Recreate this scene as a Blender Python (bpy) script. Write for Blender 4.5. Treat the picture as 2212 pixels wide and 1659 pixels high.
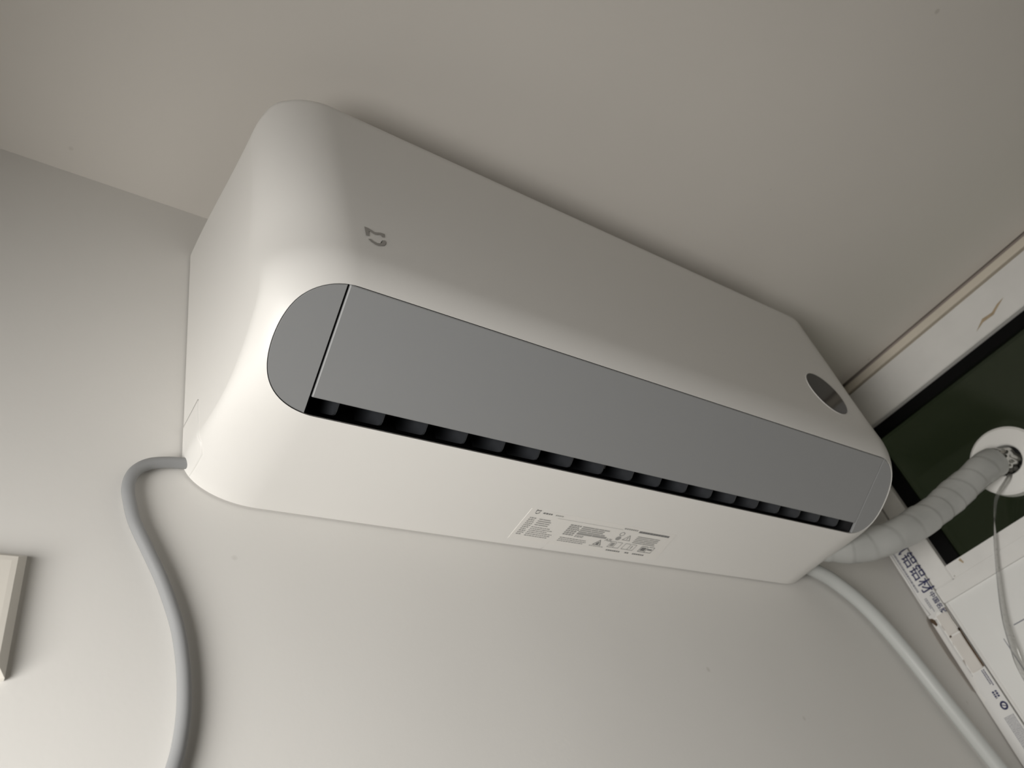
import bpy, bmesh, math, random
import numpy as np
from mathutils import Vector, Matrix

for o in list(bpy.data.objects):
    bpy.data.objects.remove(o, do_unlink=True)
scene = bpy.context.scene
col = scene.collection
random.seed(7)

# ------------------------------------------------------------------ camera
# World: origin on the wall at the lower left corner of the air conditioner,
# x along the wall towards the window, y into the wall, z up (metres).
cam_d = bpy.data.cameras.new('camera')
cam = bpy.data.objects.new('camera', cam_d)
col.objects.link(cam)
right = Vector((0.801034, -0.547977, -0.240970))
down = Vector((0.228136, 0.651615, -0.723430))
fwd = Vector((0.553443, 0.524518, 0.646979))
CAM = Vector((-0.15616381, -0.53850988, -0.40595383))
m = Matrix.Identity(4)
for i in range(3):
    m[i][0] = right[i]; m[i][1] = -down[i]; m[i][2] = -fwd[i]; m[i][3] = CAM[i]
cam.matrix_world = m
cam_d.sensor_fit = 'HORIZONTAL'
cam_d.sensor_width = 36.0
cam_d.lens = 1691.598 / 2212 * 36.0
cam_d.clip_start = 0.02
scene.camera = cam
cam_d.dof.use_dof = True
cam_d.dof.focus_distance = 0.66
cam_d.dof.aperture_fstop = 9.0

# ------------------------------------------------------------------ world and lights
w = bpy.data.worlds.new('night')
scene.world = w
w.use_nodes = True
w.node_tree.nodes['Background'].inputs[0].default_value = (0.55, 0.62, 0.42, 1)
w.node_tree.nodes['Background'].inputs[1].default_value = 0.030

def area(name, loc, target, size, power, colr):
    d = bpy.data.lights.new(name, 'AREA')
    d.shape = 'DISK'; d.size = size; d.energy = power; d.color = colr
    o = bpy.data.objects.new(name, d); col.objects.link(o)
    o.location = loc
    o.rotation_euler = (Vector(target) - Vector(loc)).to_track_quat('-Z', 'Y').to_euler()
    return o
# the room's one lamp: a shaded lamp low on the left, throwing its light sideways along the wall
lamp = area('reading_lamp_light', (-0.70, -0.435, -0.54), (0.235, -0.115, -0.385), 0.58, 5.9, (1.0, 0.976, 0.935))
lamp.data.spread = math.radians(107)

vs = scene.view_settings
vs.view_transform = 'Standard'; vs.look = 'None'
vs.exposure = 0.0; vs.gamma = 1.0; vs.use_curve_mapping = False

# ------------------------------------------------------------------ dimensions
L, H, D = 0.8600, 0.3358, 0.2180            # air conditioner
ZB, ZK = 0.0056, 0.0003
RA, RB, RS, RTY, RTZ = 0.1074, 0.0887, 0.0633, 0.0261, 0.0185
RP_ANG = (-125, -70, -30, 10, 50, 106)
RP = (0.0379, 0.0255, 0.0372, 0.0618, 0.0492, 0.0207)
Y1, Z1, Y2, Z2 = -0.2089, 0.0583, -0.1187, 0.0055   # outlet facet
HC, XW = 0.3955, 1.1606                      # ceiling, window wall
FLOOR, XL, YF = -2.2, -2.3, -3.3

# ------------------------------------------------------------------ materials
def mat(name, colr, rough=0.5, metal=0.0, bump=0.0, bscale=300.0, var=0.0, vscale=8.0, coat=0.0, spec=0.5):
    mt = bpy.data.materials.new(name); mt.use_nodes = True
    nt = mt.node_tree; b = nt.nodes['Principled BSDF']
    b.inputs['Base Color'].default_value = (*colr, 1)
    b.inputs['Roughness'].default_value = rough
    b.inputs['Metallic'].default_value = metal
    b.inputs['Specular IOR Level'].default_value = spec
    if coat: b.inputs['Coat Weight'].default_value = coat
    tc = nt.nodes.new('ShaderNodeTexCoord')
    if var:
        n = nt.nodes.new('ShaderNodeTexNoise'); n.inputs['Scale'].default_value = vscale; n.inputs['Detail'].default_value = 4
        nt.links.new(tc.outputs['Object'], n.inputs['Vector'])
        r = nt.nodes.new('ShaderNodeValToRGB')
        r.color_ramp.elements[0].position = 0.3; r.color_ramp.elements[1].position = 0.7
        r.color_ramp.elements[0].color = (*[c * (1 - var) for c in colr], 1)
        r.color_ramp.elements[1].color = (*[min(1, c * (1 + var)) for c in colr], 1)
        nt.links.new(n.outputs['Fac'], r.inputs[0]); nt.links.new(r.outputs[0], b.inputs['Base Color'])
    if bump:
        n2 = nt.nodes.new('ShaderNodeTexNoise'); n2.inputs['Scale'].default_value = bscale; n2.inputs['Detail'].default_value = 3
        nt.links.new(tc.outputs['Object'], n2.inputs['Vector'])
        bp = nt.nodes.new('ShaderNodeBump'); bp.inputs['Strength'].default_value = bump; bp.inputs['Distance'].default_value = 0.002
        nt.links.new(n2.outputs['Fac'], bp.inputs['Height']); nt.links.new(bp.outputs[0], b.inputs['Normal'])
    return mt

def plaster(name, colr):
    """matt emulsion: slow waviness, fine grain and a few dirt specks"""
    mt = mat(name, colr, 0.75, var=0.012, vscale=3.0, spec=0.25)
    nt = mt.node_tree; b = nt.nodes['Principled BSDF']
    tc = nt.nodes.new('ShaderNodeTexCoord')
    n1 = nt.nodes.new('ShaderNodeTexNoise'); n1.inputs['Scale'].default_value = 5.0; n1.inputs['Detail'].default_value = 1
    n2 = nt.nodes.new('ShaderNodeTexNoise'); n2.inputs['Scale'].default_value = 260.0; n2.inputs['Detail'].default_value = 2
    for n in (n1, n2): nt.links.new(tc.outputs['Object'], n.inputs['Vector'])
    b1 = nt.nodes.new('ShaderNodeBump'); b1.inputs['Strength'].default_value = 0.25; b1.inputs['Distance'].default_value = 0.006
    b2 = nt.nodes.new('ShaderNodeBump'); b2.inputs['Strength'].default_value = 0.06; b2.inputs['Distance'].default_value = 0.001
    nt.links.new(n1.outputs['Fac'], b1.inputs['Height']); nt.links.new(n2.outputs['Fac'], b2.inputs['Height'])
    nt.links.new(b1.outputs[0], b2.inputs['Normal']); nt.links.new(b2.outputs[0], b.inputs['Normal'])
    # specks: sparse voronoi cells, most of them switched off
    vo = nt.nodes.new('ShaderNodeTexVoronoi'); vo.inputs['Scale'].default_value = 11.0
    nt.links.new(tc.outputs['Object'], vo.inputs['Vector'])
    lt = nt.nodes.new('ShaderNodeMapRange'); lt.inputs['From Min'].default_value = 0.022; lt.inputs['From Max'].default_value = 0.045
    lt.inputs['To Min'].default_value = 0.35; lt.inputs['To Max'].default_value = 0.0
    nt.links.new(vo.outputs['Distance'], lt.inputs['Value'])
    base = b.inputs['Base Color'].links[0].from_socket
    mx = nt.nodes.new('ShaderNodeMix'); mx.data_type = 'RGBA'
    nt.links.new(lt.outputs[0], mx.inputs[0]); nt.links.new(base, mx.inputs[6])
    mx.inputs[7].default_value = (colr[0] * 0.55, colr[1] * 0.52, colr[2] * 0.48, 1)
    nt.links.new(mx.outputs[2], b.inputs['Base Color'])
    return mt

def glass_mat(name, tint, body=0.0, rough=0.0):
    mt = bpy.data.materials.new(name); mt.use_nodes = True
    nt = mt.node_tree; nt.nodes.clear()
    out = nt.nodes.new('ShaderNodeOutputMaterial'); mix = nt.nodes.new('ShaderNodeMixShader')
    tr = nt.nodes.new('ShaderNodeBsdfTransparent'); gl = nt.nodes.new('ShaderNodeBsdfGlossy')
    fr = nt.nodes.new('ShaderNodeFresnel'); fr.inputs['IOR'].default_value = 1.5
    tr.inputs[0].default_value = (*tint, 1); gl.inputs['Roughness'].default_value = rough
    src = tr
    if body:
        df = nt.nodes.new('ShaderNodeBsdfDiffuse'); df.inputs[0].default_value = (0.75, 0.75, 0.72, 1)
        m2 = nt.nodes.new('ShaderNodeMixShader'); m2.inputs[0].default_value = body
        nt.links.new(tr.outputs[0], m2.inputs[1]); nt.links.new(df.outputs[0], m2.inputs[2]); src = m2
    nt.links.new(fr.outputs[0], mix.inputs[0]); nt.links.new(src.outputs[0], mix.inputs[1]); nt.links.new(gl.outputs[0], mix.inputs[2])
    nt.links.new(mix.outputs[0], out.inputs[0])
    return mt

M = dict(
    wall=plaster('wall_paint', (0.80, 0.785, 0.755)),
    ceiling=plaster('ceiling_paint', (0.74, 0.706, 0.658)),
    wallpaper=mat('beige_wallpaper', (0.74, 0.71, 0.66), 0.8, bump=0.1, var=0.04),
    floor=mat('floor_wood', (0.47, 0.38, 0.29), 0.4, var=0.15, vscale=12),
    lintel=mat('lintel_putty', (0.72, 0.66, 0.56), 0.8, bump=0.2, bscale=60, var=0.04),
    shell=mat('white_plastic', (0.82, 0.805, 0.775), 0.42, bump=0.015, bscale=1500),
    grey=mat('grey_satin_panel', (0.285, 0.29, 0.295), 0.42, bump=0.015, bscale=1500),
    duct=mat('black_duct', (0.006, 0.006, 0.007), 0.6, bump=0.02),
    vane=mat('dark_vane', (0.026, 0.028, 0.032), 0.45, bump=0.02),
    lens=mat('black_display', (0.010, 0.010, 0.012), 0.10, bump=0.002, spec=0.16),
    emblem=mat('grey_emblem_ink', (0.36, 0.345, 0.325), 0.5, bump=0.01),
    label=mat('label_film', (0.83, 0.81, 0.775), 0.4, bump=0.01),
    ink=mat('label_ink', (0.36, 0.355, 0.345), 0.6, bump=0.01),
    inkdark=mat('label_ink_dark', (0.20, 0.20, 0.20), 0.6, bump=0.01),
    cable=mat('grey_cable_sheath', (0.30, 0.305, 0.31), 0.42, bump=0.03, bscale=500),
    hose=mat('white_drain_hose', (0.53, 0.545, 0.53), 0.4, bump=0.03, bscale=200),
    tape=mat('white_pipe_tape', (0.44, 0.445, 0.43), 0.38, bump=0.12, bscale=45, var=0.06, vscale=18),
    foil=mat('aluminium_foil', (0.62, 0.62, 0.60), 0.22, metal=1.0, bump=0.9, bscale=70),
    flange=mat('white_flange', (0.87, 0.86, 0.83), 0.45, bump=0.02),
    frame=mat('window_frame_white', (0.82, 0.81, 0.785), 0.45, bump=0.08, bscale=30, var=0.05, vscale=14),
    panel=mat('white_window_panel', (0.82, 0.82, 0.80), 0.42, bump=0.02, var=0.015, vscale=9),
    film=mat('milky_film', (0.78, 0.775, 0.76), 0.3, bump=0.3, bscale=45, var=0.03),
    filmink=mat('film_blue_ink', (0.022, 0.026, 0.10), 0.5, bump=0.02),
    filmgrey=mat('film_grey_ink', (0.24, 0.245, 0.28), 0.5, bump=0.02),
    gasket=mat('black_gasket', (0.004, 0.004, 0.004), 0.7, bump=0.05, spec=0.1),
    grime=mat('brown_grime', (0.10, 0.065, 0.04), 0.9, bump=0.3, bscale=90, var=0.3, vscale=60),
    rust=mat('tan_stain', (0.46, 0.36, 0.24), 0.8, bump=0.1, var=0.15, vscale=80),
    joint=mat('joint_shadow', (0.42, 0.36, 0.32), 0.9, bump=0.2, var=0.1),  # shadow tone of the lintel gaps, put into the backing's colour
    clip=mat('bare_frame_plastic', (0.71, 0.68, 0.64), 0.5, bump=0.1, bscale=40, var=0.04, vscale=20),
    putty=mat('grey_putty', (0.43, 0.395, 0.36), 0.85, bump=0.3, bscale=80, var=0.06, vscale=25),
    plate=mat('cream_switch_plate', (0.80, 0.765, 0.70), 0.35, bump=0.01),
    dark=mat('dark_hole', (0.02, 0.02, 0.02), 0.8, bump=0.02),
    glass=glass_mat('window_glass', (0.72, 0.78, 0.66)),
    clear=glass_mat('clear_plastic', (0.86, 0.86, 0.85), 0.16, 0.08),
)

# ------------------------------------------------------------------ helpers
def tag(o, label=None, cat=None, group=None, kind=None):
    if label: o['label'] = label
    if cat: o['category'] = cat
    if group: o['group'] = group
    if kind: o['kind'] = kind
    return o

def empty(name, loc=(0, 0, 0)):
    o = bpy.data.objects.new(name, None); o.empty_display_size = 0.05
    o.location = loc; col.objects.link(o)
    return o

def link(name, me, material, parent=None):
    o = bpy.data.objects.new(name, me); col.objects.link(o)
    if material: me.materials.append(material)
    if parent:
        o.parent = parent
        o.matrix_parent_inverse = Matrix.Translation(-parent.matrix_basis.translation) if parent.type == 'EMPTY' else Matrix.Identity(4)
    return o

def obj(name, bm, material, parent=None, smooth=False, bevel=0.0):
    if bevel:
        bmesh.ops.bevel(bm, geom=list(bm.edges), offset=bevel, segments=2, affect='EDGES', clamp_overlap=True)
    bmesh.ops.recalc_face_normals(bm, faces=bm.faces)
    me = bpy.data.meshes.new(name); bm.to_mesh(me); bm.free()
    if smooth:
        for p in me.polygons: p.use_smooth = True
    return link(name, me, material, parent)

def box(lo, hi, bm=None):
    bm = bm or bmesh.new()
    lo, hi = [min(a, b) for a, b in zip(lo, hi)], [max(a, b) for a, b in zip(lo, hi)]
    mt = Matrix.Translation([(a + b) / 2 for a, b in zip(lo, hi)]) @ Matrix.Diagonal([*[b - a for a, b in zip(lo, hi)], 1])
    bmesh.ops.create_cube(bm, size=1, matrix=mt)
    return bm

def catmull(pts, n=12):
    P = [Vector(p) for p in pts]; P = [P[0] * 2 - P[1]] + P + [P[-1] * 2 - P[-2]]
    out = []
    for i in range(1, len(P) - 2):
        a, b, c, d = P[i - 1:i + 3]
        for k in range(n):
            t = k / n
            out.append(0.5 * ((2 * b) + (c - a) * t + (2 * a - 5 * b + 4 * c - d) * t * t + (3 * b - a - 3 * c + d) * t ** 3))
    out.append(P[-2]); return out

def tube(path, rad, seg=20, caps=True):
    """rad(u, phi) -> radius; u is the length along the path"""
    bm = bmesh.new(); rings = []; u = 0.0
    t0 = (path[1] - path[0]).normalized()
    nrm = t0.orthogonal().normalized()
    for i, p in enumerate(path):
        t = (path[min(i + 1, len(path) - 1)] - path[max(i - 1, 0)]).normalized()
        nrm = (nrm - t * nrm.dot(t)).normalized(); bn = t.cross(nrm)
        if i: u += (p - path[i - 1]).length
        ring = []
        for k in range(seg):
            a = 2 * math.pi * k / seg; r = rad(u, a)
            ring.append(bm.verts.new(p + nrm * (r * math.cos(a)) + bn * (r * math.sin(a))))
        rings.append(ring)
    for a, b in zip(rings, rings[1:]):
        for k in range(seg):
            bm.faces.new((a[k], a[(k + 1) % seg], b[(k + 1) % seg], b[k]))
    if caps:
        bm.faces.new(rings[0][::-1]); bm.faces.new(rings[-1])
    return bm

def prism(pts2, frame, depth):
    """polygon of (a, b) pairs in a frame (origin, ea, eb, en), from 0 to depth along en"""
    o, ea, eb, en = [Vector(v) for v in frame]
    bm = bmesh.new()
    bot = [bm.verts.new(o + ea * a + eb * b) for a, b in pts2]
    top = [bm.verts.new(o + ea * a + eb * b + en * depth) for a, b in pts2]
    bm.faces.new(bot[::-1]); bm.faces.new(top)
    n = len(pts2)
    for i in range(n):
        bm.faces.new((bot[i], bot[(i + 1) % n], top[(i + 1) % n], top[i]))
    return bm

def flat(polys, frame, lift, bm=None):
    """flat print: list of polygons in the frame, lifted along en"""
    o, ea, eb, en = [Vector(v) for v in frame]
    bm = bm or bmesh.new()
    for pts2 in polys:
        bm.faces.new([bm.verts.new(o + ea * a + eb * b + en * lift) for a, b in pts2])
    return bm

def rect(a0, b0, a1, b1): return [(a0, b0), (a1, b0), (a1, b1), (a0, b1)]

def print_obj(name, polys, frame, lift, material, parent):
    bm = flat(polys, frame, lift)
    me = bpy.data.meshes.new(name); bm.to_mesh(me); bm.free()
    o = link(name, me, material, parent)
    if name == 'small_print': o['kind'] = 'stuff'          # unreadable dashes, too small to pick apart
    return o

def text_obj(name, body, size, frame, pos, lift, material, parent, bold=0.0):
    c = bpy.data.curves.new(name, 'FONT'); c.body = body; c.size = size
    c.align_x = 'CENTER'; c.align_y = 'CENTER'; c.offset = bold; c.resolution_u = 3
    t = bpy.data.objects.new(name, c); col.objects.link(t)
    bpy.context.view_layer.update()
    me = bpy.data.meshes.new_from_object(t.evaluated_get(bpy.context.evaluated_depsgraph_get()))
    bpy.data.objects.remove(t, do_unlink=True); bpy.data.curves.remove(c)
    o, ea, eb, en = [Vector(v) for v in frame]
    for v in me.vertices:
        a, b = v.co.x + pos[0], v.co.y + pos[1]
        v.co = o + ea * a + eb * b + en * lift
    me.materials.clear()
    return link(name, me, material, parent)

# ------------------------------------------------------------------ the room
def struct(name, bm, material): return tag(obj(name, bm, material), kind='structure')
struct('floor', box((XL, YF, FLOOR - 0.1), (XW + 0.25, 0.0, FLOOR)), M['floor'])
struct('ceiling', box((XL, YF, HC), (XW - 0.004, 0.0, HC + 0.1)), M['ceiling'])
struct('wall_back', box((XL, 0.0, FLOOR - 0.1), (XW + 0.25, 0.12, HC + 0.1)), M['wall'])
struct('wall_left', box((XL - 0.12, YF, FLOOR - 0.1), (XL, 0.12, HC + 0.1)), M['wallpaper'])
struct('wall_front', box((XL - 0.12, YF - 0.12, FLOOR - 0.1), (XW + 0.25, YF, HC + 0.1)), M['wallpaper'])
WIN_Y1, WIN_Z0, WIN_Z1 = -1.55, -1.15, 0.3675
WDZ = 0.0062                                   # height of the window's own zero
bm = bmesh.new()
box((XW, YF, FLOOR - 0.1), (XW + 0.25, 0.0, WIN_Z0 + WDZ), bm)
box((XW, YF, WIN_Z0), (XW + 0.25, WIN_Y1, HC + 0.1), bm)
struct('wall_right', bm, M['wall'])
# putty strip of the lintel between ceiling and window head; shadow gaps either side
struct('trim_1', box((XW, WIN_Y1, WIN_Z1 + WDZ + 0.0035), (XW + 0.2, -0.0, HC - 0.004)), M['lintel'])
struct('trim_2', box((XW + 0.010, WIN_Y1, WIN_Z1 + WDZ), (XW + 0.2, 0.0, HC + 0.1)), M['joint'])

# ------------------------------------------------------------------ the window
win = empty('window_1', (XW, -0.034, WIN_Z0)); tag(win, kind='structure')
bpy.context.view_layer.update()
X0 = XW - 0.001
obj('frame_post', box((X0, -0.001, WIN_Z0), (XW + 0.07, -0.034, WIN_Z1)), M['frame'], win, bevel=0.0012)
obj('frame_post', box((X0, WIN_Y1 + 0.034, WIN_Z0), (XW + 0.07, WIN_Y1, WIN_Z1)), M['frame'], win, bevel=0.0012)
obj('sash_stile', box((X0 + 0.003, -0.0352, -0.001), (XW + 0.05, -0.0685, 0.2912)), M['frame'], win, bevel=0.0012)
obj('sash_rail', box((X0 + 0.0026, -0.0352, 0.2914), (XW + 0.05, WIN_Y1 + 0.036, WIN_Z1 - 0.0005)), M['frame'], win, bevel=0.0012)
obj('sash_rail', box((X0 + 0.0028, -0.069, -0.0016), (XW + 0.05, WIN_Y1 + 0.036, 0.0222)), M['frame'], win, bevel=0.001)
obj('transom', box((X0 + 0.0, -0.0352, -0.0252), (XW + 0.06, WIN_Y1 + 0.036, -0.0022)), M['frame'], win, bevel=0.001)
# black rebate round the glass
obj('gasket', box((XW + 0.0142, -0.0687, 0.0224), (XW + 0.024, -0.092, 0.2908)), M['gasket'], win)
obj('gasket', box((XW + 0.0142, -0.092, 0.2705), (XW + 0.024, WIN_Y1 + 0.036, 0.2908)), M['gasket'], win)
obj('pane', box((XW + 0.020, -0.0687, 0.0224), (XW + 0.0255, WIN_Y1 + 0.036, 0.2908)), M['glass'], win)
obj('lower_panel', box((X0 + 0.006, -0.0352, -0.0254), (XW + 0.03, WIN_Y1 + 0.036, WIN_Z0)), M['panel'], win)
obj('panel_bead', box((X0 + 0.004, -0.0352, -0.0254), (XW + 0.03, -0.0395, WIN_Z0)), M['frame'], win, bevel=0.0008)
# clear sheet stuck on the lower panel, with a bent lower corner
sheet = obj('sticker', prism([(0.080, -0.0772), (0.40, -0.0765), (0.40, -0.31), (0.0765, -0.31), (0.0768, -0.16), (0.0795, -0.12)],
            ((X0 + 0.006, 0, 0), (0, -1, 0), (0, 0, 1), (-1, 0, 0)), 0.0016), M['panel'], win)
obj('sticker_edge', prism([(0.0798, -0.108), (0.0809, -0.108), (0.0785, -0.20), (0.0765, -0.20)],
    ((X0 + 0.006, 0, 0), (0, -1, 0), (0, 0, 1), (-1, 0, 0)), 0.0019), M['filmgrey'], win)
obj('sticker', prism([(0.1045, -0.098), (0.40, -0.097), (0.40, -0.0985), (0.1045, -0.0995)],
    ((X0 + 0.006, 0, 0), (0, -1, 0), (0, 0, 1), (-1, 0, 0)), 0.0020), M['filmgrey'], win)
# printed protective film, torn away in the middle of the post
FW = ((X0, 0, 0), (0, -1, 0), (0, 0, 1), (-1, 0, 0))       # a = away from wall, b = up
obj('film', prism([(0.004, 0.31), (0.034, 0.31), (0.0342, -0.030), (0.026, -0.034), (0.018, -0.031), (0.010, -0.038), (0.0035, -0.034)], FW, 0.0006), M['film'], win)
obj('film', prism([(0.012, -0.136), (0.0165, -0.130), (0.024, -0.1345), (0.0345, -0.128), (0.0345, WIN_Z0 + 0.02), (0.003, WIN_Z0 + 0.02), (0.003, -0.172), (0.009, -0.168), (0.006, -0.158)], FW, 0.0006), M['film'], win)
obj('film_fold', tube(catmull([(X0 - 0.002, -0.0045, 0.12), (X0 - 0.003, -0.0055, 0.06), (X0 - 0.002, -0.004, 0.0), (X0 - 0.003, -0.006, -0.03)], 8), lambda u, a: 0.0016 + 0.0006 * math.sin(u * 90), 10), M['film'], win, smooth=True)
# blue lettering runs down the film, turned a quarter clockwise
FT = ((X0, 0, 0), (0, 0, -1), (0, -1, 0), (-1, 0, 0))      # a = down, b = away from wall
for ch, a in (('凤', -0.0845), ('铝', -0.0595), ('铝', -0.0355), ('材', -0.0115)):
    text_obj('lettering', ch, 0.0232, FT, (a, 0.0254), 0.00085, M['filmink'], win, bold=0.0003)
text_obj('lettering', '中国名牌', 0.0098, FT, (0.0200, 0.0275), 0.00085, M['filmink'], win, bold=0.0002)
def greek(a0, a1, b0, b1, rows, fill=0.62, lo=0.0012, hi=0.004, ragged=0.25, gap=0.0007):
    """unreadable small print: rows of short dashes"""
    out = []; h = (b1 - b0) / rows
    for r in range(rows):
        bb = b0 + r * h; a = a0; end = a1 - random.random() * ragged * (a1 - a0)
        while a < end - lo:
            e = min(end, a + random.uniform(lo, hi)); out.append(rect(a, bb, e, bb + h * fill)); a = e + gap
    return out
print_obj('small_print', greek(-0.085, 0.0, 0.0085, 0.0125, 1, 0.8), FT, 0.0008, M['filmgrey'], win)
print_obj('small_print', greek(0.005, 0.029, 0.0125, 0.0175, 2, 0.6), FT, 0.0008, M['filmgrey'], win)
print_obj('small_print', greek(0.132, 0.158, 0.0265, 0.0325, 2, 0.6, 0.001, 0.002), FT, 0.0008, M['filmink'], win)
print_obj('small_print', greek(0.163, 0.176, 0.022, 0.031, 2, 0.7, 0.001, 0.003), FT, 0.0008, M['filmink'], win)
ringp = []
for k in range(18):
    a0, a1 = 2 * math.pi * k / 18, 2 * math.pi * (k + 1) / 18
    ringp.append([(0.185 + r * math.cos(a) * 0.0062, 0.0268 + r * math.sin(a) * 0.0055) for r, a in ((1, a0), (1, a1), (0.55, a1), (0.55, a0))])
ringp.append([(0.1815, 0.0225), (0.183, 0.0225), (0.1885, 0.031), (0.187, 0.031)])
print_obj('film_emblem', ringp, FT, 0.0008, M['filmink'], win)
print_obj('small_print', greek(0.199, 0.34, 0.0165, 0.0325, 8, 0.55, 0.0008, 0.0022, 0.1, 0.0005), FT, 0.0008, M['filmgrey'], win)
# bare cover pieces where the film is torn away
for z_hi, z_lo in ((-0.0365, -0.0700), (-0.0730, -0.1300)):
    obj('cover_piece', box((X0 - 0.0022, -0.0135, z_lo), (X0 + 0.001, -0.0318, z_hi)), M['clip'], win, bevel=0.0009)
obj('cover_bead', tube(catmull([(X0 - 0.0006, -0.0100, -0.040), (X0 - 0.0008, -0.0092, -0.085), (X0 - 0.0006, -0.0100, -0.134)], 10), lambda u, a: 0.0013, 10), M['film'], win, smooth=True)
# dirt along the uncovered length of post
def strip(pts, wd): return [[(a0, b0 - wd / 2), (a1, b1 - wd / 2), (a1, b1 + wd / 2), (a0, b0 + wd / 2)] for (a0, b0), (a1, b1) in zip(pts, pts[1:])]
print_obj('grime', strip([(0.031, 0.0338), (0.05, 0.0332), (0.066, 0.0338)], 0.0012) + strip([(0.066, 0.0338), (0.09, 0.0334), (0.13, 0.0336)], 0.0030)
          + strip([(0.066, 0.0325), (0.070, 0.0325)], 0.004) + strip([(0.070, 0.0155), (0.0735, 0.0150)], 0.0035), FT, 0.0004, M['grime'], win)
print_obj('grime', strip([(0.0735, 0.0150), (0.085, 0.0118)], 0.0006) + strip([(0.0685, 0.018), (0.0665, 0.031)], 0.0007)
          + strip([(0.046, 0.016), (0.053, 0.013), (0.060, 0.0135)], 0.0022) + strip([(0.108, 0.0125), (0.118, 0.0095), (0.128, 0.0105)], 0.0026)
          + strip([(0.131, 0.0125), (0.131, 0.018)], 0.004), FT, 0.00045, M['putty'], win)
print_obj('stain', [[(0.034, 0.002), (0.040, 0.0012), (0.049, 0.005), (0.047, 0.0095), (0.040, 0.0085), (0.036, 0.006)]], FT, 0.0006, M['grime'], win)
# tan stains on the sash head and rail
FH = ((X0 + 0.0024, 0, 0), (0, -1, 0), (0, 0, 1), (-1, 0, 0))
print_obj('stain', [[(0.335, 0.306), (0.355, 0.318), (0.372, 0.316), (0.386, 0.322), (0.40, 0.324), (0.386, 0.318), (0.372, 0.311), (0.352, 0.312)]], FH, 0.0004, M['rust'], win)
print_obj('stain', [[(0.093, 0.0185), (0.097, 0.020), (0.0985, 0.012), (0.0965, 0.011)]], FH, 0.0004, M['rust'], win)
print_obj('stain', [[(0.0725, 0.002), (0.074, 0.003), (0.0748, 0.001), (0.073, 0.0005)]], FH, 0.0004, M['putty'], win)
# grey putty left on the wall beside the post
obj('putty_patch', prism([(1.1605, -0.028), (1.150, -0.037), (1.1455, -0.047), (1.1440, -0.075), (1.1445, -0.100), (1.1490, -0.125), (1.1525, -0.150), (1.1605, -0.155)],
    ((0, 0, 0), (1, 0, 0), (0, 0, 1), (0, -1, 0)), 0.0008), M['putty'], win)

win.location.z += WDZ

# ------------------------------------------------------------------ the air conditioner
def ell(a, b, Ra, Rb):
    """elliptical fillet between two faces given by their signed distances"""
    ap = np.maximum(a + Ra, 0); bp = np.maximum(b + Rb, 0)
    k = np.sqrt((ap / Ra) ** 2 + (bp / Rb) ** 2)
    g = np.sqrt((ap / Ra ** 2) ** 2 + (bp / Rb ** 2) ** 2) + 1e-12
    return np.where((a > -Ra) & (b > -Rb), k * (k - 1) / g, np.maximum(a, b))

def body(x, y, z):
    zbot = ZB + (ZK - ZB) * np.clip(1 + y / .13, 0, 1) ** 2
    front = -y - D; bot = zbot - z; top = z - H
    pr = np.where(z < .15, ell(front, bot, RA, RB), ell(front, top, RTY, RTZ))
    side = np.abs(x - L / 2) - L / 2
    psi = np.degrees(np.arctan2(z - .12, -y - .06))
    Rp = RP[0] + 0 * psi
    for i in range(5):
        t = np.clip((psi - RP_ANG[i]) / (RP_ANG[i + 1] - RP_ANG[i]), 0, 1); t = t * t * (3 - 2 * t)
        Rp = Rp + (RP[i + 1] - RP[i]) * t
    return ell(side, pr, RS, Rp)

def body_normal(x, y, z, e=5e-3):
    g = np.stack([body(x + e, y, z) - body(x - e, y, z), body(x, y + e, z) - body(x, y - e, z), body(x, y, z + e) - body(x, y, z - e)], -1)
    return g / np.maximum(np.linalg.norm(g, axis=-1, keepdims=True), 1e-9)

def solve_rings(xs, phis, zc=0.15, off=0.0):
    X = np.repeat(np.array(xs)[:, None], len(phis), 1); cy = -np.cos(phis)[None]; cz = np.sin(phis)[None]
    lo = np.zeros_like(X); hi = np.full_like(X, 0.6)
    for _ in range(44):
        mid = (lo + hi) / 2
        inside = body(X, mid * cy, zc + mid * cz) < off
        lo = np.where(inside, mid, lo); hi = np.where(inside, hi, mid)
    return np.stack([X, lo * cy, zc + lo * cz], -1)

GAP = 0.0020                                 # the back stands just off the wall
ac = empty('air_conditioner', (L / 2, 0, 0))
tag(ac, 'white wall-mounted air conditioner with grey outlet flap and round dark display', 'air conditioner')
bpy.context.view_layer.update()

s_dir = Vector((0, Y2 - Y1, Z2 - Z1)); SW = s_dir.length; s_dir.normalize()
n_out = Vector((0, -s_dir.z, s_dir.y)) * -1.0
if n_out.z > 0: n_out = -n_out                    # outward: down and towards the room
F0 = Vector((0, Y1, Z1))
FACET = (F0, Vector((1, 0, 0)), s_dir, n_out)

th = np.linspace(0, math.pi / 2, 26)
endx = RS * (1 - np.cos(th)) ; endx[0] = 1e-5
xs = list(endx) + list(np.linspace(RS, L - RS, 40)[1:-1]) + list(L - endx[::-1])
phis = np.linspace(-math.pi / 2, math.pi / 2, 320)
G = solve_rings(xs, phis)
bm = bmesh.new()
rings = [[bm.verts.new(G[i, j] + np.array([0, -GAP, 0])) for j in range(len(phis))] for i in range(len(xs))]
for a, b in zip(rings, rings[1:]):
    for j in range(len(phis) - 1):
        bm.faces.new((a[j], b[j], b[j + 1], a[j + 1]))
bm.faces.new(rings[0]); bm.faces.new(rings[-1][::-1])
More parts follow.
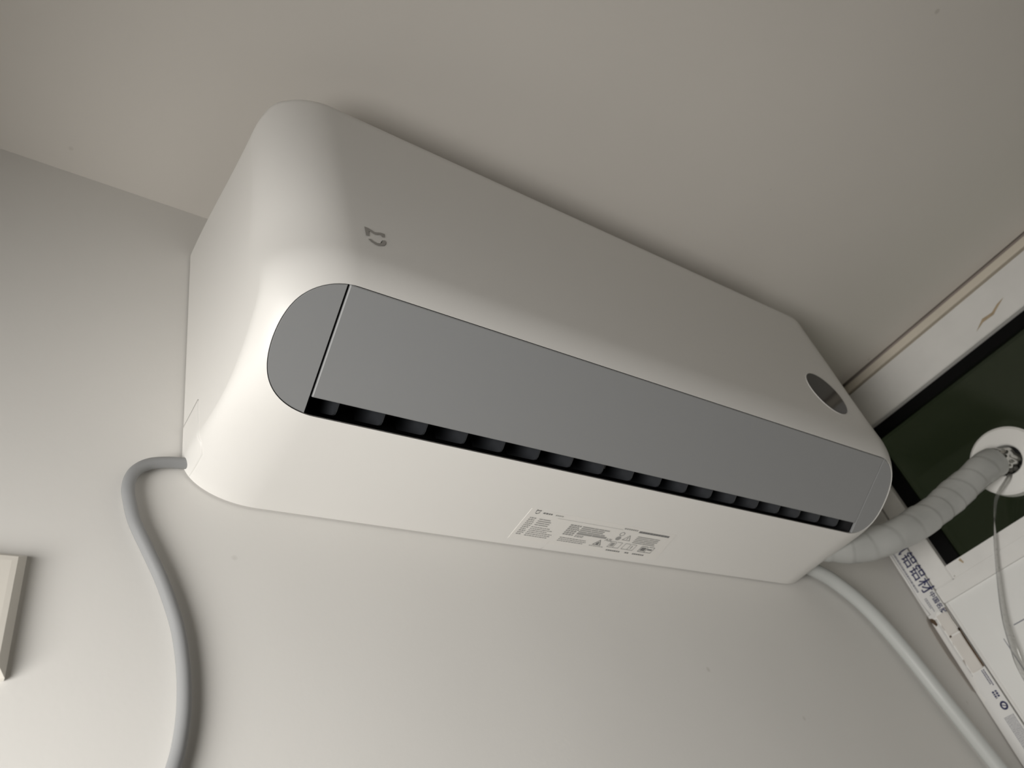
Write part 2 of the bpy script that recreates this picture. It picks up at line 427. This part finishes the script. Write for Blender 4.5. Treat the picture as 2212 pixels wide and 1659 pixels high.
# back edge closes on the wall
bm.faces.new([r[0] for r in rings] + [r[-1] for r in reversed(rings)])
bmesh.ops.recalc_face_normals(bm, faces=bm.faces)
bmesh.ops.bisect_plane(bm, geom=list(bm.verts) + list(bm.edges) + list(bm.faces), plane_co=F0, plane_no=n_out, clear_outer=True, dist=1e-6)
edge_loop = [e for e in bm.edges if e.is_boundary]
# ordered outline of the facet in (x, s)
nxt = {}
for e in edge_loop:
    for a, b in (e.verts, reversed(e.verts)): nxt.setdefault(a, []).append(b)
start = edge_loop[0].verts[0]; order = [start]; prev = None; cur = start
while True:
    c = [v for v in nxt[cur] if v is not prev]
    n_ = c[0]
    if n_ is start: break
    order.append(n_); prev, cur = cur, n_
    if len(order) > 100000: break
outline = [(v.co.x, (v.co - F0).dot(s_dir)) for v in order]
S0, S1 = min(q[1] for q in outline), max(q[1] for q in outline)      # straight edges of the outlet

n_outer = len(bm.faces)
lay = bm.faces.layers.int.new('rim')
ret = bmesh.ops.extrude_edge_only(bm, edges=edge_loop)
newv = [g for g in ret['geom'] if isinstance(g, bmesh.types.BMVert)]
bmesh.ops.translate(bm, verts=newv, vec=-n_out * 0.0035)
for g in ret['geom']:
    if isinstance(g, bmesh.types.BMFace): g[lay] = 1
me = bpy.data.meshes.new('shell'); bm.to_mesh(me); bm.free()
for p in me.polygons: p.use_smooth = True
co = np.array([v.co[:] for v in me.vertices]); co[:, 1] += GAP
nv = body_normal(co[:, 0], co[:, 1], co[:, 2])
rimattr = me.attributes['rim'].data
ln = []
for p in me.polygons:
    fn = p.normal
    for vi in p.vertices:
        q = Vector(nv[vi])
        ln.append(tuple(fn) if (rimattr[p.index].value or q.dot(fn) < 0.8 or len(p.vertices) > 60) else tuple(q))
me.normals_split_custom_set(ln)
link('shell', me, M['shell'], ac)

# facet outline -> counter-clockwise, shrunk a little for the fixed end caps
def area2(p): return sum(a[0] * b[1] - b[0] * a[1] for a, b in zip(p, p[1:] + p[:1]))
pts = []
for q in outline:
    if not pts or math.hypot(q[0] - pts[-1][0], q[1] - pts[-1][1]) > 0.0006: pts.append(q)
if area2(pts) < 0: pts.reverse()
def inset(p, d):
    out = []; n = len(p)
    for i in range(n):
        a, b = p[i - 1], p[(i + 1) % n]
        t = Vector((b[0] - a[0], b[1] - a[1])); t.normalize()
        out.append((p[i][0] - t.y * d, p[i][1] + t.x * d))
    return out
ins = inset(pts, 0.0007)
XC0, XC1 = L / 2 - 0.3755, L / 2 + 0.3755
def cut(poly, xc, left):
    keep = []; n = len(poly)
    for i in range(n):
        a, b = poly[i], poly[(i + 1) % n]
        ina, inb = (a[0] < xc) == left, (b[0] < xc) == left
        if ina: keep.append(a)
        if ina != inb:
            t = (xc - a[0]) / (b[0] - a[0]); keep.append((xc, a[1] + t * (b[1] - a[1])))
    return keep
FSEAT = (F0 - n_out * 0.0045, Vector((1, 0, 0)), s_dir, n_out)
for xc, left in ((XC0, True), (XC1, False)):
    poly = cut(ins, xc, left); small = inset(poly, 0.0005)
    bm = bmesh.new(); layers = []
    for pl, dd in ((poly, 0.0), (poly, 0.0034), (small, 0.0040)):
        layers.append([bm.verts.new(FSEAT[0] + FSEAT[1] * x_ + FSEAT[2] * s_ + FSEAT[3] * dd) for x_, s_ in pl])
    for la, lb in zip(layers, layers[1:]):
        for k in range(len(la)): bm.faces.new((la[k], la[(k + 1) % len(la)], lb[(k + 1) % len(la)], lb[k]))
    bm.faces.new(layers[0][::-1]); bm.faces.new(layers[-1])
    obj('end_cap', bm, M['grey'], ac)
# air duct: dark trough behind the outlet
def fpt(x, s, d): return F0 + Vector((x, 0, 0)) + s_dir * s - n_out * d
prof = [(S0 + 0.0002, 0.0034), (0.002, 0.030), (0.02, 0.062), (0.05, 0.072), (0.100, 0.066), (S1 + 0.012, 0.050), (S1 + 0.0035, 0.016), (S1 - 0.0003, 0.0034)]
bm = bmesh.new()
ra = [bm.verts.new(fpt(XC0 - 0.0, s, d)) for s, d in prof]; rb = [bm.verts.new(fpt(XC1 + 0.0, s, d)) for s, d in prof]
for i in range(len(prof) - 1): bm.faces.new((ra[i], ra[i + 1], rb[i + 1], rb[i]))
bm.faces.new(ra[::-1]); bm.faces.new(rb)
obj('air_duct', bm, M['duct'], ac)
# steering vanes, one every 41 mm
def vane_mesh():
    prof = [(0.030, 0.0075), (0.0975, 0.0062), (0.1005, 0.0070), (0.1022, 0.0092), (0.1042, 0.016), (0.1115, 0.044), (0.104, 0.053), (0.045, 0.056), (0.030, 0.045)]
    bm = bmesh.new()
    def px(d): return -0.16 * (d - 0.010)          # blades lean a little
    A = [bm.verts.new(s_dir * s - n_out * d + Vector((px(d) - 0.0008, 0, 0))) for s, d in prof]
    B = [bm.verts.new(s_dir * s - n_out * d + Vector((px(d) + 0.0008, 0, 0))) for s, d in prof]
    bm.faces.new(A); bm.faces.new(B[::-1])
    for i in range(len(prof)): bm.faces.new((A[i], B[i], B[(i + 1) % len(prof)], A[(i + 1) % len(prof)]))
    bmesh.ops.recalc_face_normals(bm, faces=bm.faces)
    me = bpy.data.meshes.new('vane'); bm.to_mesh(me); bm.free(); me.materials.append(M['vane'])
    return me
vm = vane_mesh()
for k in range(18):
    o = bpy.data.objects.new('vane', vm); col.objects.link(o); o.parent = ac
    o.matrix_parent_inverse = Matrix.Translation(-ac.location)
    o.location = F0 + Vector((0.0805 + 0.0409 * k, 0, 0))
# short link lever between two vanes
obj('vane_link', prism([(0.060, 0.012), (0.096, 0.012), (0.094, 0.024), (0.060, 0.024)], (F0 + Vector((0.3735, 0, 0)), s_dir, -n_out, Vector((1, 0, 0))), 0.0016), M['vane'], ac)
# outlet flap, hinged at its upper edge, its lower edge short of the outlet's lip
SF = 0.0893
tilt = 0.0
fs = (s_dir * math.cos(tilt) + n_out * math.sin(tilt)).normalized(); fn = Vector((1, 0, 0)).cross(fs)
if fn.dot(n_out) < 0: fn = -fn
flap_prof = [(S0 + 0.0007, -0.0040), (S0 + 0.0007, -0.0010), (S0 + 0.0015, -0.0004), (SF - 0.0008, -0.0004), (SF, -0.0012), (SF, -0.0040)]
FX0, FX1 = XC0 + 0.0019, XC1 - 0.0013
bm = bmesh.new()
sec = []
for x_, drop in ((FX0, 0.0009), (FX0 + 0.0008, 0.0), (FX1 - 0.0006, 0.0), (FX1, 0.0007)):
    sec.append([bm.verts.new(F0 + Vector((x_, 0, 0)) + fs * s_ + fn * (d_ - (drop if d_ > -0.003 else 0))) for s_, d_ in flap_prof])
for a, b in zip(sec, sec[1:]):
    for i in range(len(a)): bm.faces.new((a[i], a[(i + 1) % len(a)], b[(i + 1) % len(a)], b[i]))
bm.faces.new(sec[0]); bm.faces.new(sec[-1][::-1])
flap = obj('flap', bm, M['grey'], ac)

# round display on the front
def disc(c, r, d, name, material, parent, lift, seg=64):
    bm = bmesh.new(); prof = [(0, lift + d), (r * 0.97, lift + d), (r, lift + d * 0.6), (r, lift - 0.002)]
    rings = []
    for rr, hh in prof[1:]:
        rings.append([bm.verts.new((c[0] + rr * math.cos(2 * math.pi * k / seg), -D - GAP - hh, c[1] + rr * math.sin(2 * math.pi * k / seg))) for k in range(seg)])
    bm.faces.new(rings[0])
    for p, q in zip(rings, rings[1:]):
        for k in range(seg): bm.faces.new((p[k], p[(k + 1) % seg], q[(k + 1) % seg], q[k]))
    return obj(name, bm, material, parent)
disc((0.7387, 0.1458), 0.0357, 0.0004, 'display_bezel', M['shell'], ac, 0.0001)
disc((0.7387, 0.1458), 0.0347, 0.0002, 'display', M['lens'], ac, 0.0006)

# emblem on the front: ear-topped bowl broken at both sides
EMB_A = [(0.0, 0.0212), (0.0037, 0.0209), (0.0064, 0.0196), (0.0090, 0.0184), (0.0117, 0.0196), (0.0146, 0.0209), (0.0181, 0.0212), (0.0179, 0.0158), (0.0152, 0.0152), (0.0149, 0.0168), (0.0137, 0.0172), (0.0112, 0.0158), (0.0090, 0.0149), (0.0068, 0.0158), (0.0036, 0.0170), (0.0030, 0.0098), (0.0, 0.0090)]
EMB_B = [(0.0012, 0.0052), (0.0038, 0.0064), (0.0058, 0.0047), (0.0095, 0.0039), (0.0125, 0.0052), (0.0141, 0.0072), (0.0148, 0.0105), (0.0178, 0.0118), (0.0180, 0.0090), (0.0172, 0.0060), (0.0150, 0.0030), (0.0102, 0.0004), (0.0072, 0.0005), (0.0038, 0.0022)]
def tri_print(name, polys, frame, lift, material, parent):
    bm = flat(polys, frame, lift); bmesh.ops.triangulate(bm, faces=list(bm.faces))
    me = bpy.data.meshes.new(name); bm.to_mesh(me); bm.free(); return link(name, me, material, parent)
tri_print('emblem', [EMB_A, EMB_B], ((0.0721, -D - GAP, 0.1095), (1, 0, 0), (0, 0, 1), (0, -1, 0)), 0.0004, M['emblem'], ac)

# rating label under the body: a = along x, b = towards the room
zl0, zl1 = [ZB + (ZK - ZB) * max(0, 1 + y / .13) ** 2 for y in (-0.0119, -0.0590)]
sl = (zl1 - zl0) / (0.0590 - 0.0119)
FL = ((0.0063, 0.0017 - GAP, zl0 - sl * 0.0119), (1, 0, 0), (0, -0.96, 0.96 * sl), (0, 0, -1))
lab = obj('rating_label', prism([(0.3150, 0.0115), (0.5310, 0.0115), (0.5240, 0.0605), (0.3130, 0.0625)], FL, 0.0003), M['label'], ac)
LI = 0.0005
thin, dark = [], []
dark += greek(0.3300, 0.3445, 0.0575, 0.0598, 1, 0.9, 0.002, 0.003, 0.0)
thin += greek(0.3465, 0.3570, 0.0575, 0.0595, 1, 0.9, 0.001, 0.002, 0.0)
thin += greek(0.3190, 0.3280, 0.0205, 0.0510, 10, 0.55, 0.001, 0.003, 0.15)
thin += greek(0.3315, 0.3500, 0.0385, 0.0510, 4, 0.45, 0.004, 0.02, 0.1)
thin += greek(0.3300, 0.3640, 0.0200, 0.0375, 6, 0.45, 0.001, 0.004, 0.3)
thin += [rect(0.352, 0.0543, 0.445, 0.0546)]
thin += greek(0.3740, 0.3900, 0.0310, 0.0500, 6, 0.7, 0.002, 0.004, 0.0)
thin += greek(0.3910, 0.4345, 0.0385, 0.0500, 4, 0.6, 0.004, 0.02, 0.3)
thin += greek(0.3910, 0.4360, 0.0345, 0.0385, 1, 0.8, 0.02, 0.04, 0.0)
thin += greek(0.3910, 0.4050, 0.0300, 0.0340, 2, 0.6, 0.002, 0.004, 0.0)
thin += greek(0.3745, 0.4180, 0.0195, 0.0280, 3, 0.5, 0.001, 0.004, 0.2)
thin += greek(0.4200, 0.4420, 0.0195, 0.0208, 1, 0.9, 0.001, 0.003, 0.0)
def outline_tri(cx, cy, r, t):
    P = [(cx - r, cy - r * 0.6), (cx + r, cy - r * 0.6), (cx, cy + r)]
    Q = [(cx - r + t * 1.8, cy - r * 0.6 + t), (cx + r - t * 1.8, cy - r * 0.6 + t), (cx, cy + r - t * 2)]
    return [[P[i], P[(i + 1) % 3], Q[(i + 1) % 3], Q[i]] for i in range(3)]
dark += outline_tri(0.4290, 0.0258, 0.0062, 0.0009) + [[(0.4275, 0.0230), (0.4305, 0.0230), (0.4312, 0.0258), (0.4292, 0.0282), (0.4268, 0.0252)]]
thin += greek(0.4455, 0.4660, 0.0555, 0.0580, 1, 0.9, 0.002, 0.003, 0.0)
dark += greek(0.4690, 0.5180, 0.0535, 0.0570, 1, 0.9, 0.003, 0.006, 0.0, 0.0003)
dark += outline_tri(0.4620, 0.0410, 0.0062, 0.0007) + [rect(0.4616, 0.039, 0.4624, 0.0435)]
for cx, cy, fill_ in ((0.4495, 0.0470, False), (0.4495, 0.0390, True)):
    c = [(cx + 0.0036 * math.cos(2 * math.pi * k / 14), cy + 0.0036 * math.sin(2 * math.pi * k / 14)) for k in range(14)]
    if fill_: thin.append(c)
    else: thin += [[c[k], c[(k + 1) % 14], (cx + (c[(k + 1) % 14][0] - cx) * .7, cy + (c[(k + 1) % 14][1] - cy) * .7), (cx + (c[k][0] - cx) * .7, cy + (c[k][1] - cy) * .7)] for k in range(14)]
thin += greek(0.4735, 0.5130, 0.0350, 0.0490, 5, 0.5, 0.006, 0.03, 0.25)
for k in range(3):                                    # open-book symbols
    cx, cy = (0.4535, 0.4755, 0.5030)[k], 0.0275; hw = (0.0085, 0.0090, 0.0105)[k]; mt_ = dark if k == 2 else thin
    mt_ += [rect(cx - hw, cy - 0.0055, cx - hw + 0.0007, cy + 0.005), rect(cx + hw - 0.0007, cy - 0.0055, cx + hw, cy + 0.005), rect(cx - 0.0004, cy - 0.005, cx + 0.0004, cy + 0.0045),
            rect(cx - hw, cy - 0.0058, cx + hw, cy - 0.0050), rect(cx - hw + 0.0005, cy + 0.0045, cx - 0.0008, cy + 0.0053), rect(cx + 0.0008, cy + 0.0045, cx + hw - 0.0005, cy + 0.0053)]
    mt_ += [rect(cx - hw + 0.0018, cy - 0.0035, cx - 0.0015, cy + 0.0028)] if k != 1 else [rect(cx + 0.003, cy - 0.003, cx + 0.0045, cy + 0.0025)]
    if k == 2: mt_ += [rect(cx + 0.0012, cy - 0.001, cx + hw - 0.002, cy + 0.0015)]
dark += greek(0.4480, 0.4690, 0.0155, 0.0178, 1, 0.9, 0.002, 0.003, 0.0) + greek(0.4770, 0.4830, 0.0155, 0.0178, 1, 0.9, 0.002, 0.003, 0.0) + greek(0.4890, 0.5100, 0.0155, 0.0178, 1, 0.9, 0.002, 0.003, 0.0)
print_obj('small_print', thin, FL, LI, M['ink'], lab)
print_obj('small_print', dark, FL, LI, M['inkdark'], lab)
text_obj('hazard_class', 'A2L', 0.0062, FL, (0.4395, 0.0335), LI, M['ink'], lab, bold=0.0002)
k_ = 0.0068 / 0.0212
tri_print('label_emblem', [[(0.3200 + a * k_, 0.0555 + b * k_) for a, b in P] for P in (EMB_A, EMB_B)], FL, LI, M['inkdark'], lab)
# hairline crease beside the label
print_obj('crease', strip([(0.3640, 0.0012), (0.3662, 0.0060), (0.3660, 0.0110), (0.3668, 0.0165)], 0.0006), FL, 0.0006, M['ink'], ac)

# knock-out plate for the cable on the left side: patch of the side standing slightly proud
ky = np.linspace(-0.0010, 1, 2)
nu, nvv = 14, 22
bm = bmesh.new(); grid = []
def side_x(y, z, off):
    lo, hi = -0.01, 0.10
    for _ in range(40):
        mid = (lo + hi) / 2
        if float(body(np.array(mid), np.array(y), np.array(z))) > off: lo = mid
        else: hi = mid
    return hi
for i in range(nu + 1):
    row = []
    for j in range(nvv + 1):
        z = 0.0218 + (0.0740 - 0.0218) * (j / nvv) ** 1.3
        yw = 0.0385 + 0.0025 * max(0, 1 - abs(z - 0.040) / 0.03) - 0.008 * max(0, 1 - (z - 0.0218) / 0.006) ** 2
        y = -0.0015 - (yw - 0.0015) * i / nu
        row.append((y, z))
    grid.append(row)
V0 = [[bm.verts.new((side_x(y, z, 0.0) - 0.0007, y - GAP, z)) for y, z in r] for r in grid]
V1 = [[bm.verts.new((side_x(y, z, 0.0) + 0.0007, y - GAP, z)) for y, z in r] for r in grid]
for i in range(nu):
    for j in range(nvv):
        bm.faces.new((V0[i][j], V0[i][j + 1], V0[i + 1][j + 1], V0[i + 1][j]))
bd = [V0[i][0] for i in range(nu + 1)] + [V0[nu][j] for j in range(1, nvv + 1)] + [V0[i][nvv] for i in range(nu - 1, -1, -1)]
be = [V1[i][0] for i in range(nu + 1)] + [V1[nu][j] for j in range(1, nvv + 1)] + [V1[i][nvv] for i in range(nu - 1, -1, -1)]
for a0, a1, b0, b1 in zip(bd, bd[1:], be, be[1:]): bm.faces.new((a0, b0, b1, a1))
for r in V1:
    for v in r:
        if not v.link_faces: bm.verts.remove(v)
kp = obj('knockout_plate', bm, M['shell'], ac, smooth=True)

# ------------------------------------------------------------------ cables and pipes
cpts = [(0.0085, -0.0085, 0.0322), (0.0028, -0.007, 0.0318), (-0.0136, -0.007, 0.0292), (-0.0276, -0.007, 0.0243), (-0.0374, -0.007, 0.0143), (-0.0408, -0.007, 0.0001), (-0.0387, -0.007, -0.0148), (-0.0336, -0.007, -0.0329), (-0.0231, -0.007, -0.0558), (-0.0115, -0.007, -0.0816), (-0.0006, -0.007, -0.1138), (0.0043, -0.007, -0.1411), (0.0059, -0.007, -0.1638), (0.0055, -0.007, -0.1824), (0.0032, -0.007, -0.2001), (-0.001, -0.007, -0.218), (-0.012,-0.007,-0.27), (-0.028,-0.007,-0.34), (-0.045,-0.007,-0.4)]
cb = obj('power_cable', tube(catmull(cpts, 10), lambda u, a: 0.0048, 24), M['cable'], smooth=True)
tag(cb, 'thick grey power cable leaving the air conditioner and curving down the wall', 'cable')

dpts = [(0.845, -0.018, 0.033), (0.859, -0.015, 0.0258), (0.9067, -0.014, 0.0083), (0.9546, -0.014, -0.0300), (0.9912, -0.014, -0.0910), (1.0233, -0.014, -0.1741), (1.0533, -0.014, -0.2521), (1.08, -0.014, -0.33), (1.105, -0.014, -0.42)]
dh = obj('drain_hose', tube(catmull(dpts, 14), lambda u, a: 0.0102, 24), M['hose'], smooth=True)
tag(dh, 'smooth white drain hose running down the wall from the air conditioner', 'hose')

pb = empty('pipe_bundle', (0.845, -0.07, 0.018))
tag(pb, 'fat pipe bundle wound in white tape between air conditioner and window flange', 'pipe')
bpy.context.view_layer.update()
ppts = [(0.836, -0.056, 0.033), (0.852, -0.065, 0.0265), (0.878, -0.079, 0.0205), (0.920, -0.104, 0.023), (0.971, -0.128, 0.035), (1.029, -0.156, 0.056), (1.079, -0.194, 0.084), (1.112, -0.222, 0.102), (1.132, -0.234, 0.108)]
def wrap(u, a):
    ph = u / 0.034 + 0.35 * math.sin(u * 23) - a / (2 * math.pi)
    t = ph % 1.0
    t = t if t < 0.84 else (1 - t) * 5.25
    return 0.0222 + 0.0011 * t + 0.0008 * math.sin(u * 70 + 2 * a) + 0.0012 * math.sin(u * 31 + a)
obj('tape_wrap', tube(catmull(ppts, 44), wrap, 56), M['tape'], pb, smooth=True)
obj('foil_end', tube(catmull([(1.130, -0.2330, 0.1076), (1.146, -0.2400, 0.1105), (1.160, -0.2430, 0.1114), (1.181, -0.2430, 0.1115)], 12), lambda u, a: 0.0185 + 0.0016 * math.sin(5 * a + u * 160) + 0.0012 * math.sin(9 * a - u * 330), 40), M['foil'], pb, smooth=True)

fl = empty('pipe_flange', (XW + 0.014, -0.2430, 0.1115))
tag(fl, 'round white plastic flange sealing the pipe hole in the dark pane', 'flange')
bpy.context.view_layer.update()
bm = bmesh.new(); seg = 64
prof = [(0.0240, 0.0195), (0.0240, -0.0010), (0.0260, -0.0030), (0.0500, -0.0012), (0.0540, 0.0020), (0.0544, 0.0190), (0.0240, 0.0195)]
rg = []
for r, dx in prof[:-1]:
    rg.append([bm.verts.new((XW + dx, -0.2430 + r * math.cos(2 * math.pi * k / seg), 0.1115 + r * math.sin(2 * math.pi * k / seg))) for k in range(seg)])
for i in range(len(rg)):
    p, q = rg[i], rg[(i + 1) % len(rg)]
    for k in range(seg): bm.faces.new((p[k], p[(k + 1) % seg], q[(k + 1) % seg], q[k]))
obj('flange_ring', bm, M['flange'], fl)
bm = bmesh.new(); bmesh.ops.create_circle(bm, cap_ends=True, segments=48, radius=0.0239, matrix=Matrix.Translation((XW + 0.0185, -0.2430, 0.1115)) @ Matrix.Rotation(math.pi / 2, 4, 'Y'))
obj('flange_throat', bm, M['dark'], fl)

# twisted clear plastic strip hanging from the flange
rp = catmull([(1.1550, -0.236, 0.090), (1.1470, -0.2289, 0.0811), (1.1406, -0.2015, 0.0659), (1.1406, -0.1806, 0.0417), (1.1406, -0.1625, 0.0160), (1.1406, -0.1393, -0.0221), (1.1406, -0.1078, -0.0810), (1.1406, -0.0928, -0.1241), (1.1406, -0.0858, -0.1557), (1.1406, -0.080, -0.23)], 12)
bm = bmesh.new(); prevv = None
for i, p in enumerate(rp):
    t = (rp[min(i + 1, len(rp) - 1)] - rp[max(i - 1, 0)]).normalized()
    u = i / (len(rp) - 1)
    side = Vector((1, 0, 0)).cross(t).normalized(); deep = t.cross(side)
    ang = math.pi * 0.5 * (u / 0.42) ** 2 if u < 0.42 else math.pi * 0.5 + (u - 0.42) * 2.4
    hw = 0.0042 + 0.006 * max(0, u - 0.5)
    ax = side * math.cos(ang) + deep * math.sin(ang)
    nn_ = t.cross(ax)
    row = [bm.verts.new(p + ax * (hw * q) + nn_ * (0.0022 * q * q)) for q in (-1, -.5, 0, .5, 1)]
    if prevv:
        for k in range(4): bm.faces.new((prevv[k], prevv[k + 1], row[k + 1], row[k]))
    prevv = row
bmesh.ops.solidify(bm, geom=list(bm.faces), thickness=0.0003)
cs = obj('plastic_strip', bm, M['clear'], smooth=True)
tag(cs, 'clear plastic strip hanging twisted from the white flange over the window', 'plastic strip')

# ------------------------------------------------------------------ socket plate at the left
sp = empty('socket_plate', (-0.142, 0, -0.111))
tag(sp, 'small cream wall socket cover with sloping edges beside the grey cable', 'socket')
bpy.context.view_layer.update()
xr, zt, zb2, sz, th_ = -0.0990, -0.0675, -0.1535, 0.086, 0.011
def plate_ring(ins_, y): return [(xr - sz + ins_, y, zb2 + ins_), (xr - ins_, y, zb2 + ins_), (xr - ins_, y, zt - ins_), (xr - sz + ins_, y, zt - ins_)]
bm = bmesh.new()
rs = [[bm.verts.new(v) for v in plate_ring(i_, y_)] for i_, y_ in ((0, -0.0005), (0.0, -0.004), (0.0056, -th_), (0.009, -th_ - 0.0003))]
for a, b in zip(rs, rs[1:]):
    for k in range(4): bm.faces.new((a[k], a[(k + 1) % 4], b[(k + 1) % 4], b[k]))
bm.faces.new(rs[-1]); bm.faces.new(rs[0][::-1])
obj('plate', bm, M['plate'], sp)
for (px_, pz, rot) in ((-0.148, -0.119, 0.5), (-0.136, -0.119, -0.5), (-0.142, -0.097, math.pi / 2)):
    b_ = box((-0.0012, -0.0004, -0.0045), (0.0012, 0.0004, 0.0045)); bmesh.ops.transform(b_, matrix=Matrix.Translation((px_, -th_ - 0.0004, pz)) @ Matrix.Rotation(rot, 4, 'Y'), verts=b_.verts)
    obj('pin_slot', b_, M['dark'], sp)
